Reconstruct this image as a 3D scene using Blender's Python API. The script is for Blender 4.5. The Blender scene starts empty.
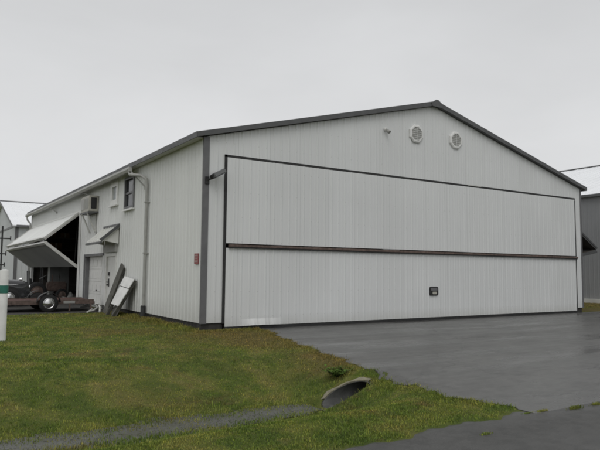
import bpy, bmesh, math, random
import numpy as np
from mathutils import Vector, Matrix
random.seed(7); rng = np.random.default_rng(11)
R = math.radians
scn = bpy.context.scene
COL = scn.collection

# ------------------------------------------------------------------ materials
def nm(name):
    m = bpy.data.materials.new(name); m.use_nodes = True
    nt = m.node_tree; b = nt.nodes['Principled BSDF']
    return m, nt, b
def N(nt, t, **kw):
    n = nt.nodes.new(t)
    for k, v in kw.items():
        if k in n.inputs.keys() if isinstance(k, str) else False: n.inputs[k].default_value = v
        else: setattr(n, k, v)
    return n
def L(nt, a, b): nt.links.new(a, b)
def noise(nt, vec, scale, detail=4, rough=.55, dist=0):
    n = nt.nodes.new('ShaderNodeTexNoise'); n.inputs['Scale'].default_value = scale
    n.inputs['Detail'].default_value = detail; n.inputs['Roughness'].default_value = rough
    n.inputs['Distortion'].default_value = dist
    L(nt, vec, n.inputs['Vector']); return n.outputs['Fac']
def ramp(nt, fac, stops, interp='LINEAR'):
    r = nt.nodes.new('ShaderNodeValToRGB'); cr = r.color_ramp; cr.interpolation = interp
    while len(cr.elements) < len(stops): cr.elements.new(.5)
    for e, (p, c) in zip(cr.elements, stops):
        e.position = p; e.color = (c, c, c, 1) if not isinstance(c, (tuple, list)) else (*c, 1)
    L(nt, fac, r.inputs['Fac']); return r.outputs['Color']
def mix(nt, fac, a, b, mode='MIX'):
    m = nt.nodes.new('ShaderNodeMix'); m.data_type = 'RGBA'; m.blend_type = mode
    for s, v in ((m.inputs[0], fac), (m.inputs[6], a), (m.inputs[7], b)):
        if isinstance(v, (int, float)): s.default_value = v
        elif isinstance(v, (tuple, list)): s.default_value = (*v, 1)
        else: L(nt, v, s)
    return m.outputs[2]
def math_(nt, op, a, b=0.0, c=None):
    m = nt.nodes.new('ShaderNodeMath'); m.operation = op
    for i, v in enumerate((a, b, c)):
        if v is None: continue
        if isinstance(v, (int, float)): m.inputs[i].default_value = v
        else: L(nt, v, m.inputs[i])
    return m.outputs[0]
def pos(nt): return nt.nodes.new('ShaderNodeNewGeometry').outputs['Position']
def scaled(nt, v, s, rot=(0,0,0)):
    m = nt.nodes.new('ShaderNodeMapping'); m.inputs['Scale'].default_value = s; m.inputs['Rotation'].default_value = rot
    L(nt, v, m.inputs['Vector']); return m.outputs[0]
def bump(nt, b, h, strength=.3, dist=.01):
    n = nt.nodes.new('ShaderNodeBump'); n.inputs['Strength'].default_value = strength; n.inputs['Distance'].default_value = dist
    L(nt, h, n.inputs['Height']); L(nt, n.outputs[0], b.inputs['Normal'])

def simple(name, col, rough=.6, metal=0, var=.25, scale=6, bmp=0.0, coat=0):
    m, nt, b = nm(name); p = pos(nt)
    f = noise(nt, p, scale, 5)
    dark = tuple(c*(1-var) for c in col); lite = tuple(min(1, c*(1+var)) for c in col)
    L(nt, ramp(nt, f, [(.3, dark), (.7, lite)]), b.inputs['Base Color'])
    b.inputs['Metallic'].default_value = metal
    f2 = noise(nt, p, scale*2.3, 3)
    L(nt, ramp(nt, f2, [(.3, max(0, rough-.1)), (.7, min(1, rough+.12))]), b.inputs['Roughness'])
    b.inputs['Coat Weight'].default_value = coat
    if bmp: bump(nt, b, noise(nt, p, scale*8, 4), bmp, .01)
    return m

def siding(name, axis, base, tint, dirt_h=.5):
    """painted ribbed steel: faint runs down the sheets, lap seams, rows of screws, splash dirt at the bottom"""
    m, nt, b = nm(name); p = pos(nt)
    sep = nt.nodes.new('ShaderNodeSeparateXYZ'); L(nt, p, sep.inputs[0])
    u = sep.outputs[axis]; z = sep.outputs[2]
    comb = nt.nodes.new('ShaderNodeCombineXYZ'); L(nt, u, comb.inputs[0]); L(nt, z, comb.inputs[2])
    big = noise(nt, comb.outputs[0], .45, 4)
    c0 = ramp(nt, big, [(.3, base), (.72, tint)])
    st = noise(nt, scaled(nt, comb.outputs[0], (9, 1, .5)), 1.0, 5, .6)
    c1 = mix(nt, ramp(nt, st, [(.5, 0.0), (.8, .11)]), c0, (.38, .38, .35))
    # each sheet its own shade
    sh = math_(nt, 'FLOOR', math_(nt, 'DIVIDE', u, .9144))
    wn = nt.nodes.new('ShaderNodeTexWhiteNoise'); wn.noise_dimensions = '1D'; L(nt, sh, wn.inputs['W'])
    c1b = mix(nt, math_(nt, 'MULTIPLY', wn.outputs['Value'], .10), c1, (.42, .42, .40))
    # lap seam
    fr = math_(nt, 'FRACT', math_(nt, 'DIVIDE', u, .9144))
    seam = math_(nt, 'LESS_THAN', fr, .007)
    c2 = mix(nt, math_(nt, 'MULTIPLY', seam, .55), c1b, (.2, .2, .19))
    # screws
    fu = math_(nt, 'ABSOLUTE', math_(nt, 'SUBTRACT', math_(nt, 'FRACT', math_(nt, 'DIVIDE', u, .2286)), .5))
    fz = math_(nt, 'ABSOLUTE', math_(nt, 'SUBTRACT', math_(nt, 'FRACT', math_(nt, 'DIVIDE', z, .61)), .5))
    scr = math_(nt, 'MULTIPLY', math_(nt, 'LESS_THAN', fu, .04), math_(nt, 'LESS_THAN', fz, .014))
    c3 = mix(nt, math_(nt, 'MULTIPLY', scr, .32), c2, (.16, .14, .12))
    # dirt splashed up from the ground
    dn = noise(nt, scaled(nt, comb.outputs[0], (5, 1, 2)), 1.0, 5, .65)
    dz = nt.nodes.new('ShaderNodeMapRange'); dz.inputs[1].default_value = 0; dz.inputs[2].default_value = dirt_h
    dz.inputs[3].default_value = 1; dz.inputs[4].default_value = 0; L(nt, z, dz.inputs[0])
    dd = math_(nt, 'MULTIPLY', math_(nt, 'MULTIPLY', dz.outputs[0], dn), .55)
    c4 = mix(nt, dd, c3, (.25, .24, .18))
    L(nt, c4, b.inputs['Base Color'])
    b.inputs['Roughness'].default_value = .42
    b.inputs['Specular IOR Level'].default_value = .35
    bump(nt, b, noise(nt, scaled(nt, comb.outputs[0], (2.2, 1, .8)), 1.0, 2), .12, .03)
    return m

M = {}
M['front'] = siding('front_siding', 0, (.66,.672,.668), (.715,.728,.722))
M['door'] = siding('door_siding', 0, (.665,.677,.672), (.715,.728,.722), .35)
M['side'] = siding('side_siding', 1, (.67,.68,.665), (.73,.74,.72), .7)
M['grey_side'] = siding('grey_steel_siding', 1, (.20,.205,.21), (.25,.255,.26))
M['shaded_leaf'] = siding('shaded_leaf_siding', 1, (.27,.275,.27), (.33,.335,.325))  # greyer than the upper leaf: underside shade put into the colour
M['far_side'] = siding('pale_steel_siding', 1, (.48,.50,.51), (.55,.57,.58))
M['far_front'] = siding('pale_steel_siding_front', 0, (.50,.52,.53), (.57,.59,.60))
M['lining'] = simple('added_dark_lining', (.060,.053,.045), .9, 0, .35, 2)  # dark inner skin added so the interior does not get lit up
M['trim'] = simple('charcoal_trim', (.085,.087,.088), .5, 0, .12, 4)
M['post_trim'] = simple('grey_corner_trim', (.13,.13,.134), .5, 0, .12, 4)
M['seal'] = simple('black_rubber_seal', (.022,.022,.022), .7, 0, .2, 5)
M['found'] = simple('dark_footing', (.035,.033,.030), .85, 0, .4, 7, .3)  # dark footing below the siding
M['roof'] = simple('galvanised_roof', (.62,.64,.66), .35, 0, .06, 1.5)
M['white_roof'] = simple('white_wet_roof', (.80,.815,.83), .25, 0, .04, .8)
M['white'] = simple('white_paint', (.70,.70,.67), .45, 0, .06, 5)
M['pvc'] = simple('white_vinyl', (.70,.70,.68), .45, 0, .10, 4)
M['offwhite'] = simple('dull_white_paint', (.55,.55,.52), .5, 0, .12, 3)
M['gutter'] = simple('white_gutter', (.42,.42,.40), .45, 0, .12, 3)
M['pipe'] = simple('grey_downspout', (.33,.33,.31), .5, 0, .12, 4)
M['glass'] = simple('window_glass', (.02,.022,.025), .06, 0, .2, 2)
M['paleglass'] = simple('pale_reflection_glass', (.40,.42,.44), .12, 0, .15, 5)  # small window's reflection put into the glass colour; also the lamp lens
M['black'] = simple('black_plastic', (.018,.018,.018), .5, 0, .2, 9)
M['metal'] = simple('galvanised_metal', (.33,.33,.33), .4, .6, .15, 8)
M['rust'] = simple('rusty_steel_beam', (.118,.084,.070), .75, 0, .45, 9, .3)
M['acbody'] = simple('beige_metal_case', (.40,.39,.34), .55, 0, .15, 6)
M['redsign'] = simple('red_sign_paint', (.25,.06,.06), .5, 0, .25, 20)
M['pinkmark'] = simple('faded_sign_print', (.34,.22,.21), .6, 0, .2, 30)
M['rubber'] = simple('tyre_rubber', (.014,.014,.014), .8, 0, .3, 15, .2)
M['chrome'] = simple('chrome_hub', (.62,.62,.62), .18, 1, .08, 8)
M['green'] = simple('green_band_paint', (.02,.14,.10), .45, 0, .2, 12)
M['truckpaint'] = simple('dark_grey_car_paint', (.030,.031,.033), .22, .3, .15, 3, 0, .8)
M['plank'] = simple('weathered_grey_wood', (.10,.098,.085), .85, 0, .35, 7, .3)
M['redwood'] = simple('rusty_red_planks', (.070,.027,.019), .75, 0, .5, 6, .4)
M['brownbox'] = simple('brown_cardboard', (.20,.11,.05), .8, 0, .25, 5)
M['greycab'] = simple('grey_cabinet_paint', (.16,.165,.16), .5, 0, .15, 3)
M['floor'] = simple('stained_concrete_floor', (.14,.135,.125), .6, 0, .3, 1.5)
M['bark'] = simple('weed_stem', (.06,.07,.03), .8, 0, .2, 9)
M['weedleaf'] = simple('dark_weed_leaf', (.075,.125,.022), .8, 0, .4, 14)
M['weedleaf'].node_tree.nodes['Principled BSDF'].inputs['Specular IOR Level'].default_value = .1

# concrete culvert
m, nt, b = nm('weathered_concrete'); p = pos(nt)
f = noise(nt, p, 7, 6, .65)
L(nt, ramp(nt, f, [(.28, (.10,.093,.065)), (.5, (.19,.175,.125)), (.75, (.26,.24,.175))]), b.inputs['Base Color'])
b.inputs['Roughness'].default_value = .85; bump(nt, b, noise(nt, p, 45, 4), .4, .01); M['concrete'] = m
M['damp_concrete'] = simple('damp_dark_concrete', (.055,.056,.053), .7, 0, .35, 9, .3)
M['lampgrey'] = simple('grey_lamp_housing', (.15,.155,.155), .45, 0, .15, 8)

# grass soil beneath the blades: green, straw and brown patches
def lawn_colour(nt, p, dark=1.0):
    big = noise(nt, p, .42, 3, .5, .3)
    med = noise(nt, scaled(nt, p, (1, 1, 1), (0, 0, .9)), 1.6, 5, .62)
    fine = noise(nt, p, 9, 5, .7)
    d = dark
    g = ramp(nt, med, [(.25, (.048*d,.080*d,.014*d)), (.45, (.078*d,.110*d,.021*d)), (.57, (.122*d,.138*d,.032*d)), (.74, (.178*d,.156*d,.056*d))])
    br = ramp(nt, fine, [(.3, (.082*d,.058*d,.023*d)), (.7, (.158*d,.114*d,.046*d))])
    sep = nt.nodes.new('ShaderNodeSeparateXYZ'); L(nt, p, sep.inputs[0])
    # drier, browner ground on the bank beside the apron
    mr = nt.nodes.new('ShaderNodeMapRange'); mr.inputs[1].default_value = -3.6; mr.inputs[2].default_value = .6
    mr.inputs[3].default_value = -.16; mr.inputs[4].default_value = .17; L(nt, sep.outputs[0], mr.inputs[0])
    mb = nt.nodes.new('ShaderNodeMapRange'); mb.inputs[1].default_value = -6.4; mb.inputs[2].default_value = -5.0
    mb.inputs[3].default_value = -.25; mb.inputs[4].default_value = .0; L(nt, sep.outputs[1], mb.inputs[0])
    bf = math_(nt, 'ADD', math_(nt, 'ADD', big, mr.outputs[0]), mb.outputs[0])
    k = ramp(nt, bf, [(.44, 0.0), (.70, .75)])
    cl = noise(nt, p, 4.2, 4, .65, .5)
    g = mix(nt, ramp(nt, cl, [(.54, 0.0), (.68, .65)]), g, (.140*d,.136*d,.046*d))
    g = mix(nt, ramp(nt, cl, [(.30, .7), (.44, 0.0)]), g, (.034*d,.060*d,.013*d))
    mud = noise(nt, p, 1.05, 5, .6, .6)
    c = mix(nt, k, g, br)
    c = mix(nt, ramp(nt, mud, [(.58, 0.0), (.70, .6)]), c, (.100*d,.066*d,.032*d))
    return c, med, fine
m, nt, b = nm('lawn_soil'); p = pos(nt)
c, med, fine = lawn_colour(nt, p, 1.1)
c = mix(nt, .25, c, (.06,.05,.025))
L(nt, c, b.inputs['Base Color']); b.inputs['Roughness'].default_value = .95; b.inputs['Specular IOR Level'].default_value = .15
bump(nt, b, noise(nt, p, 40, 5, .7), .8, .03); M['lawn'] = m
m, nt, b = nm('grass_blades'); p = pos(nt)
c, med, fine = lawn_colour(nt, p, 1.74)
gi = nt.nodes.new('ShaderNodeNewGeometry')
v = ramp(nt, gi.outputs['Random Per Island'], [(0, (.55,.55,.5)), (.5, (.95,1.0,.9)), (.85, (1.3,1.25,1.0)), (1, (1.9,1.6,1.15))])
L(nt, mix(nt, 1.0, c, v, 'MULTIPLY'), b.inputs['Base Color'])
b.inputs['Roughness'].default_value = .6; b.inputs['Specular IOR Level'].default_value = .2; M['blade'] = m

# wet asphalt
def asphalt(name, lo, hi, wet, spec, bs, crack):
    m, nt, b = nm(name); p = pos(nt)
    f = noise(nt, p, 1.1, 5, .6); g = noise(nt, p, 85, 4, .75)
    st = noise(nt, scaled(nt, p, (.22, 1.4, 1), (0, 0, .12)), 1.0, 5, .6, .4)
    base = ramp(nt, f, [(.3, lo), (.7, hi)])
    c = mix(nt, ramp(nt, st, [(.42, 0.0), (.66, .4)]), base, tuple(x*.62 for x in lo))
    c = mix(nt, ramp(nt, g, [(.35, .7), (.60, 0.0)]), c, (.016, .016, .016))
    c = mix(nt, ramp(nt, g, [(.62, 0.0), (.74, .6)]), c, (.20, .195, .185))
    bl = noise(nt, p, 5.5, 5, .7)
    c = mix(nt, ramp(nt, bl, [(.40, .45), (.55, 0.0)]), c, tuple(x*.5 for x in lo))
    # cracks
    vo = nt.nodes.new('ShaderNodeTexVoronoi'); vo.feature = 'DISTANCE_TO_EDGE'; vo.inputs['Scale'].default_value = .33
    wp = nt.nodes.new('ShaderNodeVectorMath'); wp.operation = 'ADD'
    nz = nt.nodes.new('ShaderNodeTexNoise'); nz.inputs['Scale'].default_value = 1.7; nz.inputs['Detail'].default_value = 5; L(nt, p, nz.inputs['Vector'])
    sc = nt.nodes.new('ShaderNodeVectorMath'); sc.operation = 'SCALE'; sc.inputs['Scale'].default_value = .9; L(nt, nz.outputs['Color'], sc.inputs[0])
    L(nt, p, wp.inputs[0]); L(nt, sc.outputs[0], wp.inputs[1]); L(nt, wp.outputs[0], vo.inputs['Vector'])
    ck = math_(nt, 'LESS_THAN', vo.outputs['Distance'], .006)
    c = mix(nt, math_(nt, 'MULTIPLY', ck, crack), c, (.012, .012, .012))
    L(nt, c, b.inputs['Base Color'])
    rr = ramp(nt, st, [(.28, wet[1]), (.50, (wet[0]+wet[1])/2), (.66, wet[0])])
    L(nt, rr, b.inputs['Roughness'])
    b.inputs['Specular IOR Level'].default_value = spec
    h = math_(nt, 'MULTIPLY', g, ramp(nt, st, [(.4, 1.0), (.64, .15)]))
    bump(nt, b, h, bs, .008)
    return m
M['apron'] = asphalt('wet_apron_asphalt', (.100,.099,.094), (.150,.147,.139), (.20, .46), .42, .45, .35)
M['road'] = asphalt('wet_road_asphalt', (.056,.0565,.053), (.090,.089,.084), (.30, .60), .33, .6, .0)
m, nt, b = nm('wet_ditch_gravel'); p = pos(nt)
f = noise(nt, p, 26, 5, .7); f2 = noise(nt, p, 2.4, 6, .7)
c = ramp(nt, f, [(.25, (.050,.052,.043)), (.5, (.082,.084,.074)), (.75, (.115,.116,.104))])
L(nt, mix(nt, ramp(nt, f2, [(.38, 0.0), (.66, .8)]), c, (.058,.060,.036)), b.inputs['Base Color'])
L(nt, ramp(nt, f2, [(.35, .3), (.65, .75)]), b.inputs['Roughness']); bump(nt, b, f, .7, .02); M['gravel'] = m

# ------------------------------------------------------------------ mesh builder
class MB:
    def __init__(s): s.v = []; s.f = []; s.mi = []
    def face(s, pts, mi=0):
        n = len(s.v); s.v.extend(tuple(p) for p in pts); s.f.append(tuple(range(n, n+len(pts)))); s.mi.append(mi)
    def add(s, verts, faces, mi=0):
        n = len(s.v); s.v.extend(tuple(p) for p in verts)
        for f in faces: s.f.append(tuple(i+n for i in f)); s.mi.append(mi)
    def box(s, a, b, mi=0):
        x0,y0,z0 = (min(p,q) for p,q in zip(a,b)); x1,y1,z1 = (max(p,q) for p,q in zip(a,b))
        s.add([(x0,y0,z0),(x1,y0,z0),(x1,y1,z0),(x0,y1,z0),(x0,y0,z1),(x1,y0,z1),(x1,y1,z1),(x0,y1,z1)],
              [(3,2,1,0),(4,5,6,7),(0,1,5,4),(1,2,6,5),(2,3,7,6),(3,0,4,7)], mi)
    def obox(s, c, ax, ay, az, mi=0):
        c, ax, ay, az = map(Vector, (c, ax, ay, az)); vs = []
        for k in (-1, 1):
            for (i, j) in ((-1,-1),(1,-1),(1,1),(-1,1)): vs.append(c + ax*i + ay*j + az*k)
        s.add(vs, [(3,2,1,0),(4,5,6,7),(0,1,5,4),(1,2,6,5),(2,3,7,6),(3,0,4,7)], mi)
    def beam(s, p, q, w, h, up=(0,0,1), mi=0):
        p, q = Vector(p), Vector(q); d = (q-p); l = d.length; d.normalize(); u = Vector(up)
        sd = d.cross(u); sd.normalize(); u = sd.cross(d)
        s.obox((p+q)/2, d*(l/2), sd*(w/2), u*(h/2), mi)
    def prism(s, poly, d, mi=0, cap=True):
        n = len(poly); d = Vector(d); a = [Vector(p) for p in poly]; bq = [p+d for p in a]
        fs = [(i, (i+1) % n, n+(i+1) % n, n+i) for i in range(n)]
        if cap: fs += [tuple(range(n-1, -1, -1)), tuple(range(n, 2*n))]
        s.add(a+bq, fs, mi)
    def tube(s, pts, r, n=8, mi=0, cap=True):
        pts = [Vector(p) for p in pts]; rs = r if isinstance(r, (list, tuple)) else [r]*len(pts); base = len(s.v)
        prev = None
        for i, p in enumerate(pts):
            d = (pts[min(i+1, len(pts)-1)] - pts[max(i-1, 0)]).normalized()
            u = prev if prev is not None else (Vector((0,0,1)) if abs(d.z) < .9 else Vector((1,0,0)))
            sd = d.cross(u).normalized(); u = sd.cross(d).normalized(); prev = u
            for k in range(n):
                t = 2*math.pi*k/n; s.v.append(tuple(p + (sd*math.cos(t) + u*math.sin(t))*rs[i]))
        for i in range(len(pts)-1):
            for k in range(n):
                a = base+i*n+k; bq = base+i*n+(k+1) % n; s.f.append((a, bq, bq+n, a+n)); s.mi.append(mi)
        if cap:
            s.f.append(tuple(base+k for k in range(n-1, -1, -1))); s.mi.append(mi)
            s.f.append(tuple(base+(len(pts)-1)*n+k for k in range(n))); s.mi.append(mi)
    def lathe(s, c, axis, prof, n=28, mi=0):
        """prof: list of (along axis, radius)"""
        c = Vector(c); ax = Vector(axis).normalized(); u = ax.orthogonal().normalized(); w = ax.cross(u); base = len(s.v)
        for (t, r) in prof:
            for k in range(n):
                a = 2*math.pi*k/n; s.v.append(tuple(c + ax*t + (u*math.cos(a) + w*math.sin(a))*r))
        for i in range(len(prof)-1):
            for k in range(n):
                a = base+i*n+k; bq = base+i*n+(k+1) % n; s.f.append((a, bq, bq+n, a+n)); s.mi.append(mi)
        s.f.append(tuple(base+k for k in range(n-1, -1, -1))); s.mi.append(mi)
        s.f.append(tuple(base+(len(prof)-1)*n+k for k in range(n))); s.mi.append(mi)
    def build(s, name, mats, parent=None, smooth=False, bevel=0):
        me = bpy.data.meshes.new(name); me.from_pydata(s.v, [], s.f)
        mats = mats if isinstance(mats, (list, tuple)) else [mats]
        for mt in mats: me.materials.append(M[mt] if isinstance(mt, str) else mt)
        if len(mats) > 1: me.polygons.foreach_set('material_index', s.mi)
        bm = bmesh.new(); bm.from_mesh(me); bmesh.ops.remove_doubles(bm, verts=bm.verts, dist=1e-5)
        bmesh.ops.recalc_face_normals(bm, faces=bm.faces)
        if bevel:
            es = [e for e in bm.edges if len(e.link_faces) == 2 and e.calc_face_angle(0) > .5]
            bmesh.ops.bevel(bm, geom=es, offset=bevel, segments=2, affect='EDGES', clamp_overlap=True)
        bm.to_mesh(me); bm.free()
        if smooth:
            me.polygons.foreach_set('use_smooth', [True]*len(me.polygons)); me.update()
            try: me.set_sharp_from_angle(angle=R(40))
            except Exception: pass
        o = bpy.data.objects.new(name, me); COL.objects.link(o)
        if parent is not None:
            o.parent = parent; o.matrix_parent_inverse = Matrix.Identity(4)
            w = Vector((0,0,0)); q = parent
            while q is not None: w += q.location; q = q.parent
            if w.length > 0: me.transform(Matrix.Translation(-w))
        return o

def tag(o, label=None, cat=None, group=None, kind=None):
    if label: o['label'] = label
    if cat: o['category'] = cat
    if group: o['group'] = group
    if kind: o['kind'] = kind
    return o
def thing(name, loc, label, cat, group=None):
    o = bpy.data.objects.new(name, None); o.empty_display_size = .3; COL.objects.link(o); o.location = loc
    return tag(o, label, cat, group)

# ribbed sheet: u runs along the wall, d is depth outwards, z up
PITCH = .2286
def rib_profile(u0, u1, extra, dep=.013):
    bps = {}
    def put(u, d):
        if u0-1e-6 <= u <= u1+1e-6: bps[round(u, 4)] = d
    k = math.floor(u0/PITCH)-1
    def dep_at(u):
        t = abs((u/PITCH) % 1.0 - .5)*PITCH      # distance from the rib's middle
        if t <= .012: return dep
        if t <= .034: return dep*(1-(t-.012)/.022)
        # two shallow stiffeners in the flat between the ribs
        q = (u/PITCH) % 1.0
        for c in (.0,):
            tt = min(abs(q-c), abs(q-c-1))*PITCH
            if tt < .010: return .004
        return 0.0
    while k*PITCH < u1+PITCH:
        c = (k+.5)*PITCH
        for o in (-.034, -.012, .012, .034, -PITCH/2-.010, -PITCH/2-.003, -PITCH/2+.003, -PITCH/2+.010): put(c+o, None)
        k += 1
    for u in list(extra)+[u0, u1]: put(u, None)
    us = sorted(bps); return [(u, dep_at(u)) for u in us]
def ribbed(mb, u0, u1, bot, top, to, holes=(), extra=(), inner=.12, deform=None, zcuts=(), dep=.013):
    ex = list(extra)
    for h in holes: ex += [h[0], h[1]]
    pr = rib_profile(u0, u1, ex, dep)
    for (ua, da), (ub, db) in zip(pr[:-1], pr[1:]):
        if ub-ua < 1e-5: continue
        um = (ua+ub)/2; iv = [(None, None)]
        cuts = sorted((h[2], h[3]) for h in holes if h[0]-1e-6 <= um <= h[1]+1e-6)
        segs = []; lo = None
        for (a, bz) in cuts: segs.append((lo, a)); lo = bz
        segs.append((lo, None))
        for (a, bz) in segs:
            za0 = bot(ua) if a is None else a; zb0 = bot(ub) if a is None else a
            za1 = top(ua) if bz is None else bz; zb1 = top(ub) if bz is None else bz
            if za1-za0 < 1e-4 and zb1-zb0 < 1e-4: continue
            cs = [0.0]+[c for c in zcuts]+[1.0]
            if not zcuts:
                mb.face([to(ua,da,za0), to(ub,db,zb0), to(ub,db,zb1), to(ua,da,za1)], 0)
            else:
                for c0, c1 in zip(cs[:-1], cs[1:]):
                    f = lambda z0, z1, c: z0+(z1-z0)*c
                    P = [(ua,da,f(za0,za1,c0)), (ub,db,f(zb0,zb1,c0)), (ub,db,f(zb0,zb1,c1)), (ua,da,f(za0,za1,c1))]
                    if deform: P = [deform(*q) for q in P]
                    mb.face([to(*q) for q in P], 0)
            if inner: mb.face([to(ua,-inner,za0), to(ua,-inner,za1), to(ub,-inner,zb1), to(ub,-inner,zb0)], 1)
    if inner:   # reveals round the openings
        for (a, bq, z0, z1) in holes:
            mb.face([to(a,0,z0), to(a,-inner,z0), to(a,-inner,z1), to(a,0,z1)], 2)
            mb.face([to(bq,0,z0), to(bq,0,z1), to(bq,-inner,z1), to(bq,-inner,z0)], 2)
            mb.face([to(a,0,z1), to(a,-inner,z1), to(bq,-inner,z1), to(bq,0,z1)], 2)
            mb.face([to(a,0,z0), to(bq,0,z0), to(bq,-inner,z0), to(a,-inner,z0)], 2)

# ------------------------------------------------------------------ the hangar
W, DEP = 15.466, 24.62
HB = .172                       # bottom of the siding
EV, PK = 4.755, 6.735           # roof plane over the side wall / at the ridge
SL = (PK-EV)/(W/2)
rooftop = lambda x: PK - SL*abs(x-W/2)
hang = thing('hangar', (0,0,0), 'large white ribbed steel hangar with a wide closed door in its low gable front', 'hangar')
DL, DR, DH = .574, 15.066, 4.27

toF = lambda u,d,z: (u, -d, z)
toL = lambda u,d,z: (-d, u, z)
toR = lambda u,d,z: (W+d, u, z)
toB = lambda u,d,z: (u, DEP+d, z)
mb = MB()
ribbed(mb, .0, W, lambda u: HB, lambda u: rooftop(u)-.10, toF, holes=[(DL, DR, HB, DH)], extra=[W/2])
o = mb.build('front_wall', ['front', 'lining', 'lining'], hang)
BW = (5.36, 6.32, 3.40, 4.42); SWN = (7.12, 7.94, 3.68, 4.44); GD = (8.83, 11.40, HB, 1.93); WD = (7.07, 8.36, HB, 1.96)
SD = (12.66, 24.16, HB, 3.78)
mb = MB()
ribbed(mb, 0, DEP, lambda u: HB, lambda u: EV-.10, toL, dep=.021, holes=[BW, SWN, GD, WD, SD])
mb.build('side_wall', ['side', 'lining', 'white'], hang)
mb = MB()
ribbed(mb, 0, DEP, lambda u: HB, lambda u: EV-.10, toR, holes=[(.35, 11.4, HB, 3.37)])
mb.build('side_wall', ['side', 'lining', 'white'], hang)
mb = MB()
ribbed(mb, 0, W, lambda u: HB, lambda u: rooftop(u)-.10, toB, extra=[W/2])
mb.build('back_wall', ['front', 'lining', 'lining'], hang)
mb = MB()   # inner partition added to cut daylight and keep the side bay dark
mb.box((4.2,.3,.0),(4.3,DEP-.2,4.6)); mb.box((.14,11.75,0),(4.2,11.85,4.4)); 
mb.build('light_blocking_partition', 'lining', hang)
# footing
mb = MB()
for a, bq in (((.02,.03,-.6),(DL,.30,HB+.02)), ((DR,.03,-.6),(W-.02,.30,HB+.02)), ((.03,.3,-.6),(.25,GD[0],HB+.02)), ((.03,GD[1],-.6),(.25,SD[0],HB+.02)), ((.03,SD[1],-.6),(.25,DEP,HB+.02)),
              ((W-.25,.3,-.6),(W-.03,DEP,HB+.02)), ((.25,DEP-.25,-.6),(W-.25,DEP-.03,HB+.02))):
    mb = MB(); mb.box(a, bq); mb.build('footing', 'found', hang)
mb = MB(); mb.box((.3,.06,-.5),(W-.3,DEP-.3,-.004)); fl = mb.build('slab', 'floor', hang)
# roof with ribs running down the slope
Y0, Y1, OV = -.12, DEP+.15, .23
mb = MB()
for sgn in (-1, 1):
    xe = W/2+sgn*(W/2+OV); ze = rooftop(xe)
    ys = np.arange(Y0, Y1, .3); 
    prof = []
    for y in ys:
        prof += [(y, 0.0), (y+.03, .03), (y+.06, .03), (y+.09, 0.0)]
    prof = [(min(y, Y1), h) for y, h in prof] + [(Y1, 0.0)]
    for (ya, ha), (yb, hb) in zip(prof[:-1], prof[1:]):
        if yb-ya < 1e-6: continue
        mb.face([(W/2,ya,PK+ha),(xe,ya,ze+ha),(xe,yb,ze+hb),(W/2,yb,PK+hb)], 0)
    mb.face([(W/2,Y0,PK-.06),(xe,Y0,ze-.06),(xe,Y1,ze-.06),(W/2,Y1,PK-.06)], 1)
    mb.face([(xe,Y0,ze-.06),(xe,Y0,ze),(xe,Y1,ze),(xe,Y1,ze-.06)], 0)
    for y in (Y0, Y1): mb.face([(W/2,y,PK-.06),(xe,y,ze-.06),(xe,y,ze),(W/2,y,PK)], 0)
roof = mb.build('roof', ['roof', 'offwhite'], hang)
mb = MB()   # ridge cap
mb.prism([(W/2-.22,Y0-.03,PK-.02),(W/2,Y0-.03,PK+.05),(W/2+.22,Y0-.03,PK-.02)], (0,Y1-Y0+.06,0)); mb.build('ridge_cap', 'trim', roof)
# rake trim on the front gable
for sgn in (-1, 1):
    xe = W/2+sgn*(W/2+OV+.02); ze = rooftop(xe)
    mb = MB()
    mb.prism([(W/2,Y0-.03,PK+.045),(xe,Y0-.03,ze+.035),(xe,Y0-.03,ze-.085),(W/2,Y0-.03,PK-.095)], (0,.028,0))
    mb.prism([(W/2,Y0-.001,PK-.070),(xe,Y0-.001,ze-.070),(xe,Y0-.001,ze-.082),(W/2,Y0-.001,PK-.092)], (0,-Y0-.003,0))
    mb.build('rake_trim', 'trim', hang)
mb = MB(); mb.prism([(W/2-.26,Y0-.045,PK-.05),(W/2-.05,Y0-.045,PK+.075),(W/2+.05,Y0-.045,PK+.075),(W/2+.26,Y0-.045,PK-.05),(W/2+.20,Y0-.045,PK-.15),(W/2-.20,Y0-.045,PK-.15)], (0,.014,0))
mb.build('peak_cap', 'trim', hang)
# corner trims
mb = MB(); mb.box((-.024,-.028,HB-.01),(.125,.004,EV-.10)); mb.box((-.026,-.026,HB-.01),(-.002,.035,EV-.12)); mb.build('corner_trim', 'post_trim', hang)
mb = MB(); mb.box((W-.05,-.030,HB-.01),(W+.030,.004,EV-.10)); mb.box((W+.002,-.028,HB-.01),(W+.030,.16,EV-.12)); mb.build('corner_trim', 'post_trim', hang)
mb = MB(); mb.box((-.026,DEP-.10,HB),(-.002,DEP+.026,EV-.12)); mb.build('corner_trim', 'offwhite', hang)
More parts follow.
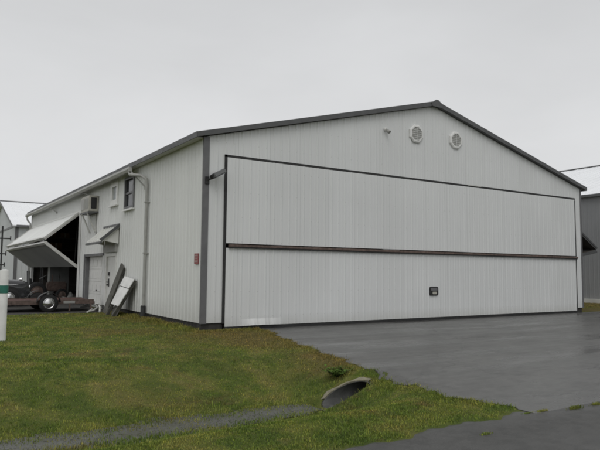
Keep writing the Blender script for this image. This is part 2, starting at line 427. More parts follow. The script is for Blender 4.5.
# eaves
zE = rooftop(-OV)
mb = MB(); mb.box((-OV-.03,Y0,zE-.10),(-OV-.002,Y1,zE+.035)); mb.build('eave_trim', 'trim', hang)
mb = MB(); mb.box((W+OV+.002,Y0,zE-.10),(W+OV+.03,Y1,zE+.035)); mb.build('eave_trim', 'trim', hang)
mb = MB(); mb.box((-OV,Y0+.12,zE-.085),(-.02,Y1-.02,zE-.07)); mb.build('soffit', 'offwhite', hang)
mb = MB()
g = [(-.235,4.95,zE-.11),(-.235,4.95,zE-.24),(-.305,4.95,zE-.24),(-.345,4.95,zE-.17),(-.345,4.95,zE-.105),(-.33,4.95,zE-.105),(-.33,4.95,zE-.17),(-.30,4.95,zE-.225),(-.25,4.95,zE-.225),(-.25,4.95,zE-.11)]
mb.prism(g, (0,Y1-4.95,0)); mb.box((-.345,4.935,zE-.24),(-.235,4.949,zE-.105)); mb.box((-.345,Y1+.001,zE-.24),(-.235,Y1+.015,zE-.105))
gut = mb.build('gutter', 'gutter', hang)
def downspout(y, ytop, mat, zb):
    mb = MB()
    mb.tube([(-.29,ytop,zE-.24),(-.28,ytop-.06,zE-.33),(-.2,y+.18,zE-.48),(-.10,y+.02,zE-.60),(-.09,y,zE-.78),(-.09,y,1.6),(-.09,y,zb)], .047, 8)
    o = mb.build('downspout', mat, hang, smooth=True)
    mb = MB()
    for z in (3.4, 1.9): mb = MB(); mb.box((-.142,y-.055,z),(-.001,y+.055,z+.035)); mb.build('bracket', mat, o)
    return o
d = downspout(3.91, 5.05, 'pipe', .35)
mb = MB(); mb.lathe((-.10,3.91,-.15), (0,0,1), [(0,.075),(.52,.075),(.55,.06)], 12); mb.build('boot', 'seal', d, smooth=True)
downspout(DEP-.10, DEP-.02, 'gutter', .1)
# eave stay wires
for (ya, za, yb, zb) in ((5.2,4.60,4.15,3.89), (11.34,4.50,10.49,4.27), (17.97,4.48,17.28,4.18)):
    mb = MB(); mb.tube([(-.30,ya,za),(-.06,yb,zb)], .022, 6); mb.box((-.08,yb-.04,zb-.07),(-.002,yb+.04,zb+.03)); mb.build('eave_stay', 'pipe', hang)

# ---- windows of the side wall
def window(h, frame, fw, glass, rail):
    a, bq, z0, z1 = h; mb = MB(); x0, x1 = -.045, .05
    mb.box((x0,a-.02,z0-.02),(x1,a+fw,z1+.02)); mb.box((x0,bq-fw,z0-.02),(x1,bq+.02,z1+.02))
    mb.box((x0,a+fw,z1-fw),(x1,bq-fw,z1+.02)); mb.box((x0,a+fw,z0-.02),(x1,bq-fw,z0+fw))
    if rail: mb.box((x0+.03,a+fw,(z0+z1)/2-.03),(x1-.002,bq-fw,(z0+z1)/2+.03))
    w = mb.build('window', frame, hang)
    mb = MB(); mb.box((.02,a+fw-.004,z0+fw-.004),(.032,bq-fw+.004,z1-fw+.004)); mb.build('pane', glass, w)
    mb = MB(); mb.box((-.11,a-.06,z0-.075),(-.004,bq+.06,z0-.022)); mb.build('sill', 'white', w)
    return w
w1 = window(BW, 'post_trim', .07, 'glass', True); w1['label'] = 'dark sash window without curtains'
mb = MB(); mb.box((.034,BW[0]+.25,4.20),(.040,BW[1]-.1,4.345)); mb.build('blind', 'acbody', w1)
w2 = window(SWN, 'white', .15, 'paleglass', False); w2['label'] = 'narrow white framed window with a pale painted reflection'
# ---- garage door set back in its opening, and the walk door
mb = MB()
for k in range(4):
    z0 = .03+k*.475; mb.box((.155,GD[0]-.05,z0),(.195,GD[1]+.05,z0+.462))
    for q in range(4):
        ya = GD[0]+.12+q*.61; mb.box((.147,ya,z0+.10),(.1545,ya+.50,z0+.36))
mb.box((.170,GD[0]-.05,.0),(.185,GD[1]+.05,1.93))
gd = mb.build('garage_door', 'white', hang, bevel=.004)
mb = MB(); mb.box((.135,10.1,.62),(.1465,10.26,.66)); mb.build('handle', 'black', gd)
mb = MB(); mb.box((-.035,GD[1]-.0,HB),(-.004,GD[1]+.16,GD[3]+.10)); mb.box((.004,GD[1]-.035,.0),(.150,GD[1]-.003,GD[3]-.003)); mb.box((-.035,GD[0]-.16,GD[3]+.003),(-.004,GD[1]-.003,GD[3]+.10)); mb.build('door_jamb', 'post_trim', hang)
mb = MB(); mb.box((.03,WD[0]+.09,.10),(.075,WD[1]-.09,WD[3]-.08))
wd = mb.build('walk_door', 'white', hang, bevel=.004)
mb = MB(); mb.box((-.03,WD[0]-.03,.02),(.08,WD[0]+.085,WD[3]+.02)); mb.box((-.03,WD[1]-.085,.02),(.08,WD[1]+.03,WD[3]+.02)); mb.box((-.03,WD[0]+.087,WD[3]-.075),(.08,WD[1]-.087,WD[3]+.02)); mb.build('frame', 'white', wd)
mb = MB(); mb.box((.012,8.02,.84),(.0295,8.13,1.12)); mb.tube([(.015,8.08,1.0),(-.05,8.08,1.0),(-.055,7.96,.985)], .014, 6); mb.lathe((-.01,8.075,.90),(-1,0,0),[(0,.03),(.03,.034),(.04,.02)],10); mb.build('handle', 'black', wd, smooth=True)
mb = MB(); mb.box((-.006,8.0,1.22),(.0285,8.10,1.34)); mb.build('lock_box', 'black', wd)
# ---- awning over the doors
mb = MB()
P0, P1 = Vector((-.0,0,2.90)), Vector((-.62,0,2.36))
dd_ = (P1-P0).normalized(); nn = Vector((-dd_.z*-1,0,dd_.x*-1)); nn = Vector((-.657,0,.754))
for (ya, yb) in ((6.80, 8.72),):
    a0 = (P0.x-.022,ya,P0.z); a1 = (P1.x,ya,P1.z); t = .05
    mb.prism([a0, a1, (a1[0]+.03,ya,a1[2]-t), (a0[0],ya,a0[2]-t*1.4)], (0,yb-ya,0))
aw = mb.build('awning', 'offwhite', hang)
mb = MB()
for y in np.arange(6.84, 8.7, .305): mb.beam((-.03,y,2.905),(-.615,y,2.385),.05,.03,(0,1,0) if False else (-.657,0,.754))
mb.build('rib', 'white', aw)
mb = MB(); mb.prism([(-.026,6.86,2.80),(-.026,6.86,2.30),(-.50,6.86,2.38)], (0,.03,0)); mb.build('cheek', 'white', aw); mb = MB(); mb.prism([(-.026,8.62,2.80),(-.026,8.62,2.30),(-.50,8.62,2.38)], (0,.03,0)); mb.build('cheek', 'white', aw)
mb = MB(); mb.box((-.66,6.79,2.285),(-.585,8.73,2.345)); mb.box((-.05,6.78,2.905),(-.022,8.74,2.975)); mb.beam((-.02,6.785,2.93),(-.64,6.785,2.39),.035,.09,(-.657,0,.754)); mb.build('edge_trim', 'trim', aw)
mb = MB(); mb.box((-.10,6.95,2.03),(-.022,8.5,2.30)); mb.build('awning_shade_band', 'pipe', hang)  # grey box added for the shadow band under the awning

# ---- big two-leaf front door
MID = 2.035
def dent(u, d, z):
    # the sheet is kicked out along the bottom near the left corner
    k = (.62+.38*math.sin(u*7.3+1)*math.sin(u*13.1))*max(0.0, 1-abs((u-1.62)/.62)**2) * max(0.0, 1-(z+.0)/.17) if z < .17 else 0
    return (u, d + .10*k, z + .02*k)
mb = MB()
ribbed(mb, DL+.030, DR-.03, lambda u: MID+.06, lambda u: DH-.058, lambda u,d,z: (u, -.035-d, z), inner=.06)
mb.face([(DL+.030,-.035,MID+.06),(DL+.030,.025,MID+.06),(DL+.030,.025,DH-.058),(DL+.030,-.035,DH-.058)], 1)
door = mb.build('hangar_door', ['door', 'lining'], hang); door['label'] = 'wide white ribbed bifold door, closed'
mb = MB()
ribbed(mb, DL+.03, DR-.03, lambda u: .075, lambda u: MID-.055, lambda u,d,z: (u, -.035-d, z), inner=.06, zcuts=[.015,.03,.045,.06,.075,.09,.5], deform=lambda u,d,z: dent(u,d,z-.075)[:2]+(dent(u,d,z-.075)[2]+.075,))
mb.face([(DL+.03,-.035,.075),(DL+.03,.025,.075),(DL+.03,.025,MID-.055),(DL+.03,-.035,MID-.055)], 1)
mb.build('lower_leaf', ['door', 'lining'], door)
mb = MB(); mb.box((DL+.10,-.105,MID-.022),(DR+.02,-.02,MID+.034)); 
beam = mb.build('centre_beam', 'rust', door)
mb = MB(); mb.box((DL+.09,-.095,MID-.058),(DR,-.018,MID-.024)); mb.build('beam_gap_strip', 'seal', beam).name = 'seam_seal'  # black rubber strip closing the seam under the beam
mb = MB(); mb.box((DL+.03,-.030,-.015),(DR-.03,.03,.09)); mb.build('bottom_seal', 'seal', door)
mb = MB(); mb.box((DL-.035,-.034,HB-.02),(DL+.026,.12,DH+.01)); mb.box((DL-.035,-.034,DH-.052),(DR+.02,.12,DH+.006)); mb.build('door_surround', 'seal', hang)
mb = MB(); mb.box((DR-.018,-.034,HB-.02),(DR+.03,.12,DH-.074)); mb.build('door_jamb', 'seal', hang)
mb = MB(); mb.box((9.2,-.046,DH-.012),(9.85,-.036,DH+.022)); mb.build('pale_scuff_strip', 'offwhite', hang)  # thin pale strip for a scuff along the door surround
# recessed handle plate on the lower leaf
def rrect(cx, cz, w, h, r, y, n=5):
    pts = []
    for (sx, sz, a0) in ((1,1,0),(-1,1,90),(-1,-1,180),(1,-1,270)):
        for k in range(n+1):
            a = R(a0+90*k/n); pts.append((cx+sx*(w/2-r)+r*math.cos(a), y, cz+sz*(h/2-r)+r*math.sin(a)))
    return pts
hx, hz = 7.61, .865
mb = MB(); mb.prism(rrect(hx,hz,.36,.27,.06,-.075), (0,.035,0)); hd = mb.build('handle_plate', 'black', door)
mb = MB(); mb.prism(rrect(hx+.02,hz-.055,.17,.075,.02,-.082), (0,.006,0)); mb.build('grip', 'acbody', hd)
mb = MB(); mb.prism(rrect(hx,hz+.055,.27,.09,.03,-.082), (0,.006,0)); mb.build('latch_cover', 'post_trim', hd)
# ---- gable vents
def octo(cx, cz, r, y): return [(cx+r*math.cos(R(22.5+45*k)), y, cz+r*math.sin(R(22.5+45*k))) for k in range(8)]
def vent(cx, cz):
    mb = MB(); r0, r1 = .295, .22
    A = octo(cx,cz,r0,-.045); B = octo(cx,cz,r0-.035,-.065); C_ = octo(cx,cz,r1,-.065); D = octo(cx,cz,r1,-.03); E_ = octo(cx,cz,r0,-.002)
    for k in range(8):
        j = (k+1) % 8
        for p, q in ((E_,A),(A,B),(B,C_),(C_,D)): mb.face([p[k],p[j],q[j],q[k]])
    v = mb.build('gable_vent', 'pvc', hang)
    mb = MB(); mb.prism(octo(cx,cz,r1+.004,-.032), (0,.01,0)); mb.build('backing', 'pipe', v)
    mb = MB()
    for k in range(7):
        z = cz-.192+k*.058; hw = min(r1*.93, r1*.924-max(0, abs(z-cz)-.095)*1.0); 
        mb.obox((cx,-.048,z), (hw,0,0), (0,.014,-.016), (0,.003,.004))
    mb.box((cx-.007,-.064,cz-.21),(cx+.007,-.060,cz+.21)); mb.build('louvre', 'pvc', v)
vent(6.95, 5.65); vent(8.68, 5.67)

# ---- side bifold doors, folded open
def bifold(side, y0, y1, zh, px, zf, zb, skin='side', skin2='side', trim='white'):
    """side -1: left wall (outwards is -X); +1: right wall"""
    bx = 0 if side < 0 else W
    H = Vector((bx+side*.03, 0, zh)); Fp = Vector((bx+side*px, 0, zf)); B = Vector((bx+side*.03, 0, zb))
    def panel(p, q, name, par, outer, skin):
        d = (q-p); ln = d.length; d.normalize(); n = Vector((-d.z, 0, d.x))
        if (n.dot(outer)) < 0: n = -n
        mb = MB()
        to = lambda u,dd,s: tuple(Vector((0,u,0)) + p + d*s + n*dd)
        ribbed(mb, y0, y1, lambda u: .02, lambda u: ln-.02, to, inner=.075)
        mb_in = mb
        for yy in (y0, y1): mb.face([to(yy,0,.02),to(yy,-.075,.02),to(yy,-.075,ln-.02),to(yy,0,ln-.02)], 2)
        for s in (.02, ln-.02): mb.face([to(y0,0,s),to(y1,0,s),to(y1,-.075,s),to(y0,-.075,s)], 2)
        o = mb.build(name, [skin, 'lining', trim], par)
        mb = MB()
        for (ya, yb) in ((y0-.02, y0+.06), (y1-.06, y1+.02)):
            mb.obox(Vector((0,(ya+yb)/2,0))+p+d*(ln/2)+n*.012, d*(ln/2), Vector((0,(yb-ya)/2,0)), n*.035)
        mb.obox(Vector((0,(y0+y1)/2,0))+q-d*.06+n*.014, d*.06, Vector((0,(y1-y0)/2-.065,0)), n*.033)
        mb.build('edge_trim', trim, o)
        return o
    up = panel(H, Fp, 'bifold_door', hang, Vector((side,0,1)), skin)
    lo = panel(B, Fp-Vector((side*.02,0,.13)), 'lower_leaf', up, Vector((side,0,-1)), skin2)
    mb = MB()
    for yy in (y0+.3, (y0+y1)/2, y1-.3): mb = MB(); mb.obox((Fp.x-side*.05, yy, Fp.z-.07), (.02,0,0), (0,.09,0), (0,0,.06)); mb.build('hinge', 'metal', up)
    mb = MB()
    for yy in (y0+.5, y1-.5): mb = MB(); mb.tube([(bx-side*.05,yy,zh-.05),(B.x,yy,zb+.02)], .012, 5); mb.build('lift_cable', 'black', up)
    return up
b1 = bifold(-1, 12.70, 24.12, 3.78, 1.36, 2.66, 1.53, 'side', 'shaded_leaf', 'offwhite'); b1['label'] = 'white side door folded open and held out over the truck'
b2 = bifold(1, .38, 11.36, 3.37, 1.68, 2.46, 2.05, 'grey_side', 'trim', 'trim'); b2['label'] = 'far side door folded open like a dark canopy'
mb = MB()
mb.box((-.034,SD[0]-.34,HB),(-.021,SD[0]-.01,SD[3]+.0)); mb.box((-.034,SD[0]-.34,SD[3]+.003),(-.021,SD[1]+.2,SD[3]+.09)); mb.build('opening_trim', 'white', hang)

# ------------------------------------------------------------------ things fixed to the hangar
ac = thing('air_conditioner', (-.15,10.3,3.6), 'beige boxy air conditioner jutting from the white side wall on a diagonal strut', 'air conditioner')
mb = MB(); mb.box((-.36,9.65,3.60),(-.022,10.92,4.20)); c = mb.build('case', 'acbody', ac, bevel=.015)
mb = MB(); mb.box((-.29,9.635,3.70),(-.09,9.649,4.12)); mb.build('grille', 'black', ac)
mb = MB()
for k in range(9): mb.box((-.372,9.75+k*.07,3.72),(-.361,9.785+k*.07,4.10))
mb.box((-.370,10.45,3.70),(-.361,10.84,4.12)); mb.build('grille', 'pipe', ac)
mb = MB(); mb.box((-.38,9.62,3.54),(-.022,10.95,3.597)); mb.build('shelf', 'trim', ac)
mb = MB()
mb.tube([(-.36,10.7,3.55),(-.05,10.7,2.86),(-.024,10.7,2.86)], .03, 6); mb.build('bracket', 'offwhite', ac); mb = MB()
mb.tube([(-.36,9.9,3.55),(-.05,9.9,2.86),(-.024,9.9,2.86)], .03, 6)
mb.tube([(-.04,9.9,3.53),(-.04,9.9,2.84)], .022, 6); mb.box((-.05,9.8,2.82),(-.022,10.0,2.92)); mb.build('bracket', 'offwhite', ac)
lamp = thing('floodlight', (.08,-.03,3.6), 'dark floodlight sticking out on an arm from the grey front corner post', 'floodlight')
mb = MB(); mb.box((.02,-.06,3.50),(.12,-.0305,3.68)); mb.tube([(.07,-.05,3.60),(.13,-.13,3.62),(.22,-.18,3.70)], .022, 8); mb.build('arm', 'black', lamp, smooth=True)
mb = MB(); mb.obox((.30,-.19,3.76), (.15,0,.084), (0,.10,0), (-.026,0,.047)); mb.build('lamp_head', 'lampgrey', lamp, bevel=.02)
mb = MB(); mb.obox((.325,-.19,3.712), (.10,0,.056), (0,.08,0), (-.005,0,.008)); mb.build('lens', 'paleglass', lamp)
mb = MB(); mb.obox((.15,-.19,3.665), (.045,0,.02), (0,.07,0), (-.02,0,.05)); mb.build('ballast', 'black', lamp, bevel=.01)
sg = thing('wall_sign', (-.03,.30,1.68), 'small faded red sign on the white side wall next to the front corner', 'sign')
mb = MB(); mb.box((-.034,.15,1.58),(-.021,.40,1.835)); pl = mb.build('plate', 'redsign', sg)
mb = MB(); mb.box((-.038,.18,1.625),(-.0345,.37,1.665)); mb.box((-.038,.20,1.70),(-.0345,.35,1.73)); mb.box((-.038,.18,1.765),(-.0345,.37,1.80)); mb.build('print', 'pinkmark', sg)
sp = thing('gable_spotlight', (5.72,-.03,5.58), 'tiny spotlight high on the front gable beside the round vents', 'spotlight')
mb = MB(); mb.lathe((5.72,-.019,5.62),(0,-1,0),[(0,.055),(.03,.055),(.04,.03)],12); mb.build('base', 'white', sp)
mb = MB(); mb.tube([(5.72,-.05,5.62),(5.73,-.10,5.57),(5.75,-.17,5.51)],[.03,.045,.055],10); mb.build('lamp_head', 'pipe', sp, smooth=True)

# ------------------------------------------------------------------ terrain
def sst(a, b, x): t = np.clip((x-a)/(b-a), 0, 1); return t*t*(3-2*t)
DY, DZ = -5.95, -.55          # ditch line
def gz(x, y):
    x = np.asarray(x, float); y = np.asarray(y, float)
    base = np.interp(y, [-60,-30,-13,-8.7,-7.5,-3,-.6,0,3,8,40,400], [-.3,-.25,-.20,-.175,-.16,-.085,-.03,-.012,.02,.0,-.03,-.03])
    wob = .025*np.sin(x*.9+1)*np.sin(y*1.1)+.012*np.sin(2.7*x+.5*y)
    base = base + wob*np.clip(sst(-.9,-1.8,y)*sst(-8.5,-7.6,y)*sst(.3,-.8,x) + .0, 0, 1)
    m = (.3*sst(.42, -.85, x)+.7*np.clip((.42-x)/1.27, 0, 1))*np.clip(1-sst(60,80,-x), 0, 1)
    cy = DY + .10*np.sin(x*.6)*sst(-1,-3,x)
    dv = np.abs(y-cy)
    prof = np.where(y > cy, sst(2.9, .30, dv), sst(2.0, .32, dv))
    prof = prof*.92+.08*sst(3.0,.0,dv)
    z = base + (DZ-base)*np.minimum(prof, 1)*m
    # the bank is trimmed flush with the slant cut end of the culvert
    pl = -.62+(x+.50+(y-DY)*1.1)/.65*.40
    pl = np.clip(pl, -.60, -.20)
    wgt = sst(.28, .20, np.abs(y-DY))*sst(-.85, -.70, x)*sst(.46, .32, x)
    return z*(1-wgt)+pl*wgt
def in_mouth(x, y, r):
    zr = -.62+(x+.50+(y-DY)*1.1)/.65*.40-(-.435)
    return (y-DY)**2+zr**2 < r*r
def grid(xs, ys, zoff, name, mat, keep=None, parent=None):
    X, Y = np.meshgrid(xs, ys, indexing='xy'); Z = gz(X, Y)+zoff
    nx, ny = len(xs), len(ys); co = np.stack([X, Y, Z], -1).reshape(-1, 3)
    ii = (np.arange(ny-1)[:, None]*nx+np.arange(nx-1)[None]).ravel()
    cx = ((X[:-1,:-1]+X[1:,1:])/2).ravel(); cyy = ((Y[:-1,:-1]+Y[1:,1:])/2).ravel()
    if keep is not None: ii = ii[keep(cx, cyy)]
    F_ = np.stack([ii, ii+1, ii+1+nx, ii+nx], -1)
    return mesh_np(co, F_, name, mat)
def mesh_np(co, F_, name, mat, smooth=True):
    me = bpy.data.meshes.new(name); k = F_.shape[1]
    me.vertices.add(len(co)); me.vertices.foreach_set('co', np.ascontiguousarray(co, np.float32).ravel())
    me.loops.add(F_.size); me.loops.foreach_set('vertex_index', np.ascontiguousarray(F_, np.int32).ravel())
    me.polygons.add(len(F_)); me.polygons.foreach_set('loop_start', np.arange(0, F_.size, k, dtype=np.int32))
    me.polygons.foreach_set('use_smooth', np.full(len(F_), smooth)); me.update(calc_edges=True); me.validate()
    me.materials.append(M[mat]); o = bpy.data.objects.new(name, me); COL.objects.link(o); return o
def rng_axis(*segs):
    out = []
    for a, b, st in segs: out.append(np.arange(a, b, st))
    return np.unique(np.round(np.concatenate(out+[[segs[-1][1]]]), 4))
xs = rng_axis((-400,-60,40), (-60,-14,4), (-14,-1.5,.2), (-1.5,-.85,.06), (-.85,.45,.016), (.45,.6,.05), (.6,3,.2), (3,60,3), (60,400,40))
ys = rng_axis((-400,-60,40), (-60,-10,2), (-10,-7.4,.2), (-7.4,-6.24,.07), (-6.24,-5.66,.013), (-5.66,-4.4,.07), (-4.4,2,.2), (2,32,1), (32,400,40))
inside = lambda x, y: (x > .15) & (x < W-.15) & (y > .1) & (y < DEP-.1)
gr = grid(xs, ys, 0, 'ground', 'lawn', keep=lambda x, y: ~in_mouth(x, y, .189) & ~inside(x, y))
tag(gr, kind='structure')

# paved surfaces with ragged edges: rows follow the edge
def edge_x(y):
    e = np.interp(y, [-9.2,-8.9,-7.9,-6.3,-4.65,-2,-.26,.05], [.42,.30,.08,.26,.60,1.12,1.62,1.55])
    return e + .05*np.sin(y*5.1)+.035*np.sin(y*11.7+1)+.02*np.sin(y*27)
def rows_mesh(ys, x0f, x1f, n, zoff, name, mat):
    t = np.linspace(0, 1, n)**3.6; t[1] = .0004
    X = np.array([x0f(y)+(x1f(y)-x0f(y))*t for y in ys]); Y = np.repeat(np.array(ys)[:, None], n, 1)
    Z = gz(X, Y)+zoff; Z[:, 0] -= .012; Z[0] -= .008; Z[1] -= .003
    co = np.stack([X, Y, Z], -1).reshape(-1, 3); ii = (np.arange(len(ys)-1)[:, None]*n+np.arange(n-1)[None]).ravel()
    return mesh_np(co, np.stack([ii, ii+1, ii+1+n, ii+n], -1), name, mat)
ap = rows_mesh(np.concatenate([np.arange(-8.95, .0, .07), [.0, .06]]), edge_x, lambda y: 60.0, 40, .008, 'apron', 'apron'); tag(ap, kind='structure')
def road_edge(x):   # far edge of the road
    return np.interp(x, [-60,-4,-2.4,-1.3,.4,1.5,60], [-8.95,-8.95,-8.88,-8.80,-8.74,-8.78,-8.80]) + .05*np.sin(x*4.3)+.03*np.sin(x*9.1+2)+.02*np.sin(x*23)
rx = rng_axis((-60,-6,2), (-6,3,.06), (3,60,2)); t = np.concatenate([[0,.0016,.006,.02,.05],np.linspace(.1,1,12)])
X = np.repeat(rx[:, None], len(t), 1); Y = np.array([road_edge(x)+(-18-road_edge(x))*t for x in rx]); Z = gz(X, Y)+.004; Z[:, 0] -= .012
ii = (np.arange(len(rx)-1)[:, None]*len(t)+np.arange(len(t)-1)[None]).ravel(); n_ = len(t)
rd = mesh_np(np.stack([X, Y, Z], -1).reshape(-1, 3), np.stack([ii, ii+1, ii+1+n_, ii+n_], -1), 'road', 'road'); tag(rd, kind='structure')
# yard of wet gravel in front of the side doors
M['yard'] = simple('dark_wet_dirt', (.032,.030,.026), .75, 0, .5, 3, .5)
gx = np.arange(-30, .16, .4); gy = np.concatenate([np.arange(7.2, 26, .4)])
yd = grid(gx, gy, .006, 'yard', 'yard'); tag(yd, kind='structure')

# gravel in the bottom of the ditch: bed and loose stones, one mass
def in_strip(x, y, k=0):
    cy = DY + .10*np.sin(x*.6)*sst(-1,-3,x)
    w = .33+.035*np.clip(-x, 0, 5)+.08*np.sin(x*1.7)+.06*np.sin(x*4.1+1)+.04*np.sin(x*9.7)
    return (np.abs(y-cy) < w*(1-k)) & (x < -.66-.35*np.clip(y-DY, 0, 1))& ((x < -.85) | (np.abs(y-DY) < .2))
sx = np.arange(-16, -.5, .05); sy = np.arange(-6.8, -5.1, .05)
co_all = []; f_all = []
X, Y = np.meshgrid(sx, sy); Z = gz(X, Y)+.008+.004*rng.random(X.shape)
nx = len(sx); ii = (np.arange(len(sy)-1)[:, None]*nx+np.arange(nx-1)[None]).ravel()
cx = ((X[:-1,:-1]+X[1:,1:])/2).ravel(); cyy = ((Y[:-1,:-1]+Y[1:,1:])/2).ravel()
ii = ii[in_strip(cx, cyy)]
co_all.append(np.stack([X, Y, Z], -1).reshape(-1, 3))
q = np.stack([ii, ii+1, ii+1+nx, ii+nx], -1); f_all.append(np.concatenate([q[:, [0,1,2]], q[:, [0,2,3]]]))
base = len(co_all[0]); ns = 3500
px = -.6-rng.random(ns)**1.3*9; py = DY+rng.normal(0, .33, ns); ok = in_strip(px, py, -.15); px, py = px[ok], py[ok]; ns = len(px)
sz = rng.uniform(.003, .010, ns)*np.where(rng.random(ns) < .04, 2.2, 1)
octv = np.array([[1,0,0],[0,1,0],[-1,0,0],[0,-1,0],[0,0,.7],[0,0,-.7]], float); octf = np.array([[0,1,4],[1,2,4],[2,3,4],[3,0,4],[1,0,5],[2,1,5],[3,2,5],[0,3,5]])
V = octv[None]*sz[:, None, None]*rng.uniform(.7, 1.35, (ns, 6, 3)); an = rng.random(ns)*6.28
ca, sa = np.cos(an)[:, None], np.sin(an)[:, None]; V = np.stack([V[..., 0]*ca-V[..., 1]*sa, V[..., 0]*sa+V[..., 1]*ca, V[..., 2]], -1)
V += np.stack([px, py, gz(px, py)+.011], -1)[:, None]
co_all.append(V.reshape(-1, 3)); f_all.append((octf[None]+(np.arange(ns)*6)[:, None, None]+base).reshape(-1, 3))
gv = mesh_np(np.concatenate(co_all), np.concatenate(f_all), 'ditch_gravel', 'gravel', False)
tag(gv, 'grey wet gravel lying along the bottom of the shallow grass ditch', 'gravel', kind='stuff')

# ------------------------------------------------------------------ grass
CAMX, CAMY = -5.81419088, -13.27429629
def blades(n, rmin, rmax, h0, h1, filt, wscale=1.0, head=(R(29), R(48))):
    r = np.exp(rng.uniform(np.log(rmin), np.log(rmax), n)); a = head[0]+rng.uniform(-head[1], head[1], n)
    x = CAMX+r*np.sin(a); y = CAMY+r*np.cos(a); ok = filt(x, y); x, y, r = x[ok], y[ok], r[ok]
    return blade_geo(x, y, r, h0, h1, wscale)
def blade_geo(x, y, r, h0, h1, wscale=1.0, spread=.75):
    n = len(x); z = gz(x, y)-.004+.014*in_strip(x, y, -.1)
    patch = .5+.5*np.sin(x*1.3+np.sin(y*1.9)*1.4)*np.sin(y*1.6+np.sin(x*.8))
    h = rng.uniform(h0, h1, n)*(.75+.5*patch); w = (.0012+.00036*r)*rng.uniform(.7, 1.4, n)*wscale
    an = rng.random(n)*6.283; dx, dy = np.cos(an), np.sin(an); ln = rng.random(n)**.8*spread*h; la = rng.random(n)*6.283
    bx, by = ln*np.cos(la), ln*np.sin(la)
    p0 = np.stack([x-dx*w, y-dy*w, z], -1); p1 = np.stack([x+dx*w, y+dy*w, z], -1)
    m0 = np.stack([x-dx*w*.7+bx*.35, y-dy*w*.7+by*.35, z+h*.6], -1); m1 = np.stack([x+dx*w*.7+bx*.35, y+dy*w*.7+by*.35, z+h*.6], -1)
    tp = np.stack([x+bx, y+by, z+h*.95], -1)
    co = np.stack([p0, p1, m1, m0, tp], 1).reshape(-1, 3); k = np.arange(n)[:, None]*5
    F_ = np.concatenate([k+np.array([[0,1,2]]), k+np.array([[0,2,3]]), k+np.array([[3,2,4]])])
    return co, F_
def lawn_ok(x, y):
    ok = (y > road_edge(x)+.015+rng.exponential(.03, len(x))) & ~((x > edge_x(y)-.03+rng.normal(0, .05, len(x))) & (y < .3))
    ok &= ~((x > -.06) & (y > -.02) & (x < W+.06)) & (y < 30)
    ok &= ~((y > 7.2+.25*rng.normal(0, 1, len(x))*.4) & (x < .2))
    cy_ = DY + .10*np.sin(x*.6)*sst(-1,-3,x); kk = np.abs(y-cy_)/(.33+.035*np.clip(-x, 0, 5))
    edge_p = np.clip((kk-.12)/.88, 0, 1)**1.3
    ok &= ~(in_strip(x, y, .12+.20*rng.normal(0, 1, len(x))) & (rng.random(len(x)) > .07+.9*edge_p+.18*(np.sin(x*3.1+y*2)*np.sin(x*7.3-y*5) > .35)))
    ok &= ~(in_mouth(x, y, .189) | ((y > DY) & in_mouth(x, y, .225)))
    ok &= (x < 1.9) | ((x > W+.3) & (y > 1.35) & (x < 22.6))
    return ok
C1 = blades(740000, 4.2, 36, .014, .032, lawn_ok)
C2 = blades(14000, 4.2, 24, .03, .06, lambda x, y: lawn_ok(x, y) & (np.sin(x*2.1+y)*np.sin(y*2.6-x*.7) > .25), 1.1)
def bank_ok(x, y):
    cy = DY; return lawn_ok(x, y) & (np.abs(np.abs(y-cy)-.55) < .24)
C3 = blades(90000, 4.4, 14, .03, .08, bank_ok, 1.0)
# long rough growth left by the mower along the walls
n = 5200; wx = -.05-np.abs(rng.normal(0, .16, n)); wy = rng.uniform(-.05, 7.2, n)
C4 = blade_geo(wx, wy, np.full(n, 13.), .04, .12, .9)
n = 2600; wx = rng.uniform(-.2, 1.5, n); wy = -.06-np.abs(rng.normal(0, .12, n))
C5 = blade_geo(wx, wy, np.full(n, 12.), .025, .07, .9)
n = 6000; wy = rng.uniform(-8.6, -.3, n); wx = edge_x(wy)+rng.normal(-.10, .08, n)
C6 = blade_geo(wx, wy, np.full(n, 8.), .02, .055, 1.0)
off = 0; cs, fs = [], []
for c_, f_ in (C1, C2, C3, C4, C5, C6): cs.append(c_); fs.append(f_+off); off += len(c_)
gg = mesh_np(np.concatenate(cs), np.concatenate(fs), 'grass', 'blade', False)
tag(gg, 'damp mown grass in green, straw and brown patches round the ditch', 'grass', kind='stuff')

# tufts rooted in the joint between apron and road
def tuft(x, y, rad, nb, h, label, group=None):
    t = thing('grass_tuft', (x, y, float(gz(x, y))), label, 'grass tuft', group)
    bx = x+rng.normal(0, rad, nb); by = y+rng.normal(0, rad*.33, nb)
    c_, f_ = blade_geo(bx, by, np.full(nb, 7.), h*.5, h, 1.0)
    c_ = c_-np.array([x, y, float(gz(x, y))]); o = mesh_np(c_, f_, 'blades', 'blade', False); o.parent = t
    mb = MB(); mb.lathe((x,y,float(gz(x,y))),(0,0,1),[(-.02,rad*1.2),(.008,rad*1.05),(.016,rad*.5)],14)
    s = mb.build('sod', 'lawn', t, smooth=True); s.scale = (1.3,.5,1)
    return t
tuft(.40,-8.86,.045,200,.045,'small low grass tuft in the asphalt joint just beyond the grass point')
tuft(.87,-8.97,.055,330,.055,'widest bushy grass tuft in the asphalt joint')
tuft(1.30,-8.98,.045,220,.045,'brownish outermost grass tuft in the asphalt joint')
tuft(.15,-8.84,.035,90,.035,'tiny sprig of grass at the very tip of the grass point')
tuft(-.97,-9.19,.035,110,.035,'lone dark grass tuft out on the wet road')

